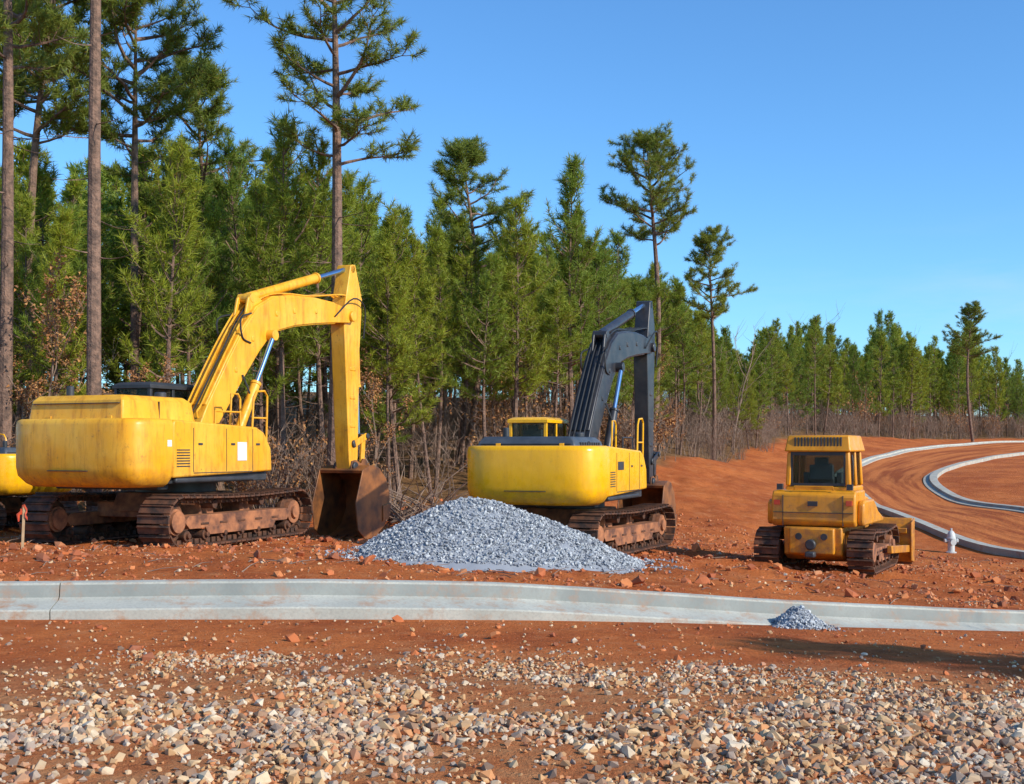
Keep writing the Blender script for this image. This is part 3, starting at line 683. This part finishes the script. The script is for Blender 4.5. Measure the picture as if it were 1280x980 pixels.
def branch(t,p,az,el,L,r,P,D,dead=False,curl=.5,tw=1.0,dens=1.0,geo=True,f0=.22):
    n=5; pts=[np.array(p,float)]; e=el; a=az
    for i in range(n):
        d=np.array([math.cos(a)*math.cos(e),math.sin(a)*math.cos(e),math.sin(e)]); pts.append(pts[-1]+d*L/n)
        e+=curl*random.uniform(.05,.3); a+=random.uniform(-.2,.2)
    t.tube(pts,np.linspace(r,r*.25,n+1),3)
    if dead: return
    k=max(3,int(L*5.2*dens))
    for j in range(k):
        f=f0+(1-f0)*(j+random.random()*.8)/k; f=min(f,1); x=f*n; i=min(int(x),n-1); q=pts[i]+(pts[i+1]-pts[i])*(x-i); ax=unit(pts[i+1]-pts[i])
        sd=unit(np.cross(ax,[0,0,1]))*random.choice((-1,1)); d=unit(ax*.8+sd*random.uniform(.4,1.1)+np.array([0,0,random.uniform(-.1,.7)]))
        l=random.uniform(.15,.5)*tw*(1.25-f*.6)
        q2=q+d*l
        if geo: t.tube([q,q2],[r*.3,r*.15],3)
        P.append(q2);D.append(d)
        if l>.24*tw: P.append(q+d*l*.5);D.append(d)
    P.append(pts[-1]);D.append(unit(pts[-1]-pts[-2]))
def young(i,H_=10.,cb=.36,wid=1.6,lod=False,topf=0):
    random.seed(100+i); t=T(); P=[];D=[]
    bx,by=random.uniform(-.4,.4),random.uniform(-.4,.4)
    def tp(z): f=z/H_; return np.array([bx*math.sin(f*3),by*math.sin(f*2.5),z])
    zz=np.linspace(-.3,H_,14); t.tube([tp(z) for z in zz],.095*(1-zz/H_*.93)*random.uniform(.85,1.15),7)
    z=H_*.10
    while z<H_*cb:
        for k in range(random.randint(1,3)): branch(t,tp(z),random.uniform(0,6.28),random.uniform(-.2,.3),random.uniform(.3,1.2),.013,P,D,True)
        z+=random.uniform(.3,.6)
    lop=random.uniform(0,6.28)
    while z<H_-.15:
        f=(z-H_*cb)/(H_*(1-cb)); n=random.randint(4,6)
        for k in range(n):
            az=random.uniform(0,6.28); L=(wid*(1-f)**.7*(.5+.5*min(1,f*3+.3))+.24)*random.uniform(.45,1.25)*(1+.25*math.cos(az-lop))
            branch(t,tp(z+random.uniform(-.1,.1)),az,.10+f*.75+random.uniform(-.2,.25),L,.010+.010*L,P,D,curl=.9,geo=not lod,f0=.3)
        z+=random.uniform(.30,.54)*(1.15-.35*f)*(1.2 if lod else 1)
    P.append(tp(H_));D.append(np.array([0,0,1.])); P.append(tp(H_-.15));D.append(np.array([0,0,1.]))
    if lod: t.tufts(np.array(P),np.array(D),.30,8,.045,.7)
    else: t.tufts(np.array(P),np.array(D),.27,14,.023,.65)
    return t.mesh('young_pine_%d'%i,[M['bark'],M['needle']])
def tall(i,H_=20.,cb=.55,wid=3.0,n=26,r=.20):
    random.seed(300+i); t=T(); P=[];D=[]; bx,by=random.uniform(-.4,.4),random.uniform(-.4,.4)
    def tp(z): f=z/H_; return np.array([bx*math.sin(f*4),by*math.sin(f*3),z])
    zz=np.linspace(-.4,H_,20); rr=r*np.where(zz<H_*cb,1-.35*zz/(H_*cb),.65*(1-(zz-H_*cb)/(H_*(1-cb))*.9)); t.tube([tp(z) for z in zz],rr,10)
    for k in range(9): branch(t,tp(random.uniform(.2,cb)*H_),random.uniform(0,6.28),random.uniform(-.3,.3),random.uniform(.4,1.4),.02,P,D,True)
    for k in range(n):
        f=(k+random.random())/n; z=H_*(cb+(1-cb)*f*.98); az=k*2.4+random.uniform(-.5,.5)
        L=wid*(math.sin(min(1,(f*.85+.22))*math.pi)**.6*.8+.15)*random.uniform(.6,1.15)
        m=6; pts=[tp(z)]; e=random.uniform(-.1,.45)+f*.5; a=az
        for q in range(m):
            d=np.array([math.cos(a)*math.cos(e),math.sin(a)*math.cos(e),math.sin(e)]); pts.append(pts[-1]+d*L/m); e+=random.uniform(-.12,.28); a+=random.uniform(-.3,.3)
        t.tube(pts,np.linspace(.02+.018*L,.012,m+1),5)
        for q in range(2,m+1):
            for w_ in range(random.randint(1,3)):
                branch(t,pts[q],a+random.uniform(-1.6,1.6),random.uniform(-.1,.8),random.uniform(.35,1.0)*(.7+.2*L/wid),.016,P,D,curl=.6,tw=.8,dens=1.7)
    t.tufts(np.array(P),np.array(D),.26,14,.023,.8)
    return t.mesh('tall_pine_%d'%i,[M['bark'],M['needle2']])
def bare(i,H_=6.,n0=6,leaves=0,stems=1,r=.05):
    random.seed(500+i); t=T(); tips=[]
    def grow(p,d,L,r,lev):
        m=5; pts=[p]; dd=d
        for k in range(m):
            dd=unit(dd+np.array([random.gauss(0,.13),random.gauss(0,.13),random.uniform(0,.10)])); pts.append(pts[-1]+dd*L/m)
        t.tube(pts,np.linspace(r,r*.35,m+1),4 if lev==0 else 3)
        if lev<2:
            for k in range(n0 if lev==0 else 4):
                f=random.uniform(.3,.98)*m; j=min(int(f),m-1); q=pts[j]+(pts[j+1]-pts[j])*(f-j)
                a=random.uniform(0,6.28); nd=unit(dd*.8+np.array([math.cos(a),math.sin(a),.2])*.75); grow(q,nd,L*random.uniform(.3,.5),max(r*.4,.006),lev+1)
        tips.extend(pts[2:])
    for s_ in range(stems):
        a=random.uniform(0,6.28); k=0 if stems==1 else random.uniform(.1,.6)
        grow(np.array([random.uniform(-.3,.3)*(stems>1),random.uniform(-.3,.3)*(stems>1),-.1]),unit(np.array([math.cos(a)*k,math.sin(a)*k,1])),H_*random.uniform(.6,1),r,0)
    if leaves:
        tp_=np.array(tips); id=RNG.integers(0,len(tp_),leaves); P=tp_[id]+RNG.normal(0,.08,(leaves,3)); t.tufts(P,np.tile([[0,0,-1.]],(leaves,1)),.09,2,.07,.9)
    return t.mesh('bare_%d'%i,[M['twig'],M['dleaf']])
YP=[young(i,10,cb,w) for i,(cb,w) in enumerate([(.40,1.7),(.32,1.8),(.46,1.6),(.50,1.5),(.26,1.9),(.40,2.0),(.52,1.6),(.34,1.45)])]
YF=[young(20+i,10,cb,w,True) for i,(cb,w) in enumerate([(.26,1.8),(.30,1.9),(.20,1.7),(.34,2.0),(.28,1.6)])]
TP=[tall(0,20,.54,2.8,34),tall(1,20,.66,2.6,26),tall(2,14,.66,2.6,28,.15),tall(3,14,.60,2.1,26,.14)]
BR=[bare(0),bare(1,6,8),bare(2,7,7)]; BL=bare(4,6,8,1100); SH=[bare(10,2.4,4,0,11,.014),bare(11,2.0,4,0,13,.012),bare(12,2.6,5,260,9,.016),bare(13,1.8,4,420,9,.014)]
TOPX=[-400,0,60,150,230,300,350,400,450,500,560,620,680,720,760,800,850,880,930,950,1010,1050,1100,1150,1165,1215,1250,1280,1500]
TOPY=[150,190,170,140,135,165,150,200,210,265,250,290,290,255,300,320,345,385,430,405,390,425,385,430,425,405,440,455,470]
random.seed(42)
forest=empty('pine_forest'); placedp=[]
seg=np.linalg.norm(np.diff(TL,axis=0),axis=1); cs=np.concatenate([[0],np.cumsum(seg)])
def onTL(s): return np.array([np.interp(s,cs,TL[:,0]),np.interp(s,cs,TL[:,1])])
cnt=0; tries=0; s0=cs[1]+14
while cnt<600 and tries<9000:
    tries+=1
    s=s0+(cs[-2]-s0)*random.random()**1.1; d=random.random()**1.15*38
    p=onTL(s)+np.array([-.45,.89])*d
    px=640+F*p[0]/p[1]
    if px>1420 or px<-250: continue
    if any((p[0]-q[0])**2+(p[1]-q[1])**2<(1.2+.010*p[1])**2 for q in placedp): continue
    placedp.append(p); g=Hs(p[0],p[1],False)
    yt=np.interp(px,TOPX,TOPY); h=(CH+(560-yt)/F*p[1]-g)*random.uniform(.62,1.02 if d<14 else .90)
    h=max(4.5,min(h,14.5)); far_=d>13 or (p[1]>80 and random.random()<.6)
    o=link('pine_%d'%cnt,random.choice(YF if far_ else YP),forest,(p[0],p[1],g)); sc=h/10; wv=sc*random.uniform(.85,1.15)
    if sc<.8: wv*=1.15
    o.scale=(wv,wv,sc); o.rotation_euler=(random.gauss(0,.03),random.gauss(0,.03),random.uniform(0,6.28)); cnt+=1
under=empty('undergrowth')
for k in range(640):
    s=s0+(cs[-2]-s0)*random.random()**1.2; d=random.random()**1.4*28-1.0; p=onTL(s)+np.array([-.45,.89])*d
    px=640+F*p[0]/p[1]
    if px<-150 or px>1400: continue
    u_=random.random()
    me=(BL if u_<.05 else random.choice(BR)) if (u_<.18 and p[1]<80) else random.choice(SH[:2]+SH[:3]+(SH[3:] if p[1]<60 else []))
    o=link('shrub_%d'%k,me,under,(p[0],p[1],Hs(p[0],p[1],False))); q=random.uniform(.6,1.5)*(1 if p[1]<60 else 1.05)
    if me is BL: q*=.6
    o.scale=(q,q,q*random.uniform(.8,1.2)); o.rotation_euler=(0,0,random.uniform(0,6.28))
far=empty('distant_woods')
for k in range(190):
    px=random.uniform(1000,1480); D=random.uniform(150,215); X=(px-640)/F*D
    yt=np.interp(px,TOPX,TOPY)+random.uniform(20,75); g=Hs(X,D,False); h=max(5,CH+(560-yt)/F*D-g)
    isb=random.random()<.45; me=random.choice(BR if isb else YF); o=link('tree_%d'%k,me,far,(X,D,g)); q=h/(6.5 if isb else 10); o.scale=(q*1.25,q*1.25,q); o.rotation_euler=(0,0,random.uniform(0,6.28))
def ind(px,D,h,me,base,rz=0,wx=1,nm='pine_tree'):
    X=(px-640)/F*D; g=Hs(X,D,False); o=link(nm,me,None,(X,D,g)); q=h/base; o.scale=(q*wx,q*wx,q); o.rotation_euler=(0,0,rz)
ind(118,29.5,20,TP[1],20,0,.95); ind(4,31,21,TP[0],20,2.0,.9); ind(415,35,18.6,TP[0],20,1.0,1.1)
ind(60,37,17.5,TP[3],14,.5,1); ind(170,38,16.0,TP[2],14,1.9,.9); ind(20,40,17.5,TP[2],14,3.1,1.)
ind(815,60,15.3,TP[2],14,.4,.95); ind(892,66,12.2,TP[3],14,2.2,1.0); ind(582,50,12.9,TP[3],14,4,1.2)
ind(240,42,14.2,TP[3],14,5,1.1); ind(1216,118,13,TP[3],14,1,1.2)
ind(718,47,12.,YP[7],10,1); ind(355,36,11.3,YP[3],10,2,1.1); ind(640,44,10.4,YP[1],10,2); ind(500,39,9.3,YP[4],10,2)
ind(62,32,5.6,BL,6,1,1.1,'oak_sapling'); ind(150,31.5,3.6,BL,6,2,1.3,'oak_sapling'); ind(20,31,3.6,BL,6,3,1.4,'oak_sapling'); ind(470,37,4.2,BL,6,4,1.2,'oak_sapling')
for X,Y,h,me,b0,nm in ((19,3.4,11,TP[3],14,'pine_tree'),(21,8,9,BR[1],6,'bare_tree')):
    o=link(nm,me,None,(X,Y,Hs(X,Y,False))); o.scale=(h/b0,)*3
t=T(); random.seed(5)
for k in range(300):
    y=random.uniform(15.8,34); x=random.uniform(-.43,.43)*y
    if y<float(yc(x))+1: continue
    a=random.uniform(0,3.14); L=random.uniform(.1,.7); c=np.array([x,y,Hs(x,y)+.02]); d=np.array([math.cos(a),math.sin(a),random.uniform(-.03,.15)])*L
    t.tube([c-d/2,c+np.array([0,0,.02]),c+d/2],[.008,.007,.004],3)
for k in range(130):
    c=np.array([-3.2+random.gauss(0,.8),35.0+random.gauss(0,.5),-.1]); a=random.uniform(0,6.28); d=np.array([math.cos(a),math.sin(a)*.6,random.uniform(.1,.9)])*random.uniform(.6,2.1)
    t.tube([c,c+d*.5+np.array([0,0,.1]),c+d],[.025,.018,.008],4)
link('fallen_branches',t.mesh('fallen_branches',[M['twig']]))

# ---------------------------------------------------------------- light / sky / camera
sd=Vector((.77,-.50,.52)).normalized(); el=math.asin(sd.z); az=math.atan2(sd.x,sd.y)
L=bpy.data.lights.new('sun','SUN'); L.energy=5.0; L.angle=math.radians(.5); L.color=(1,.95,.85)
lo=bpy.data.objects.new('sun',L); S.collection.objects.link(lo); lo.rotation_euler=sd.to_track_quat('Z','Y').to_euler()
w=bpy.data.worlds.new('World'); S.world=w; w.use_nodes=True; nt=w.node_tree; bg=nt.nodes['Background']
sk=nt.nodes.new('ShaderNodeTexSky'); sk.sky_type='NISHITA'; sk.sun_disc=False; sk.sun_elevation=el; sk.sun_rotation=az; sk.air_density=1.0; sk.dust_density=.3; sk.ozone_density=2.5
tc=nt.nodes.new('ShaderNodeTexCoord'); mp=nt.nodes.new('ShaderNodeMapping'); mp.inputs['Scale'].default_value=(2,2,11); nt.links.new(tc.outputs['Generated'],mp.inputs[0])
cf=ramp(nt,noise(nt,mp.outputs[0],1.6,6,.6),.46,.76,0,.55)
sp=nt.nodes.new('ShaderNodeSeparateXYZ'); nt.links.new(tc.outputs['Generated'],sp.inputs[0])
cf=mul(nt,cf,mul(nt,ramp(nt,sp.outputs[2],.18,.05),ramp(nt,sp.outputs[0],.1,.35)))
skc=mix(nt,1.0,sk.outputs[0],(.72,1.20,1.60),'MULTIPLY')
nt.links.new(mix(nt,cf,skc,(6.,6.4,6.6)),bg.inputs[0]); bg.inputs[1].default_value=.135
c=bpy.data.cameras.new('camera'); c.lens=36*F/1280; c.sensor_width=36; c.sensor_fit='HORIZONTAL'; c.shift_y=70/1280; c.clip_end=6000; c.clip_start=.05
co=bpy.data.objects.new('camera',c); S.collection.objects.link(co); co.location=(0,0,CH); co.rotation_euler=(math.radians(90),0,0); S.camera=co
S.view_settings.view_transform='Standard'; S.view_settings.look='None'; S.view_settings.exposure=0
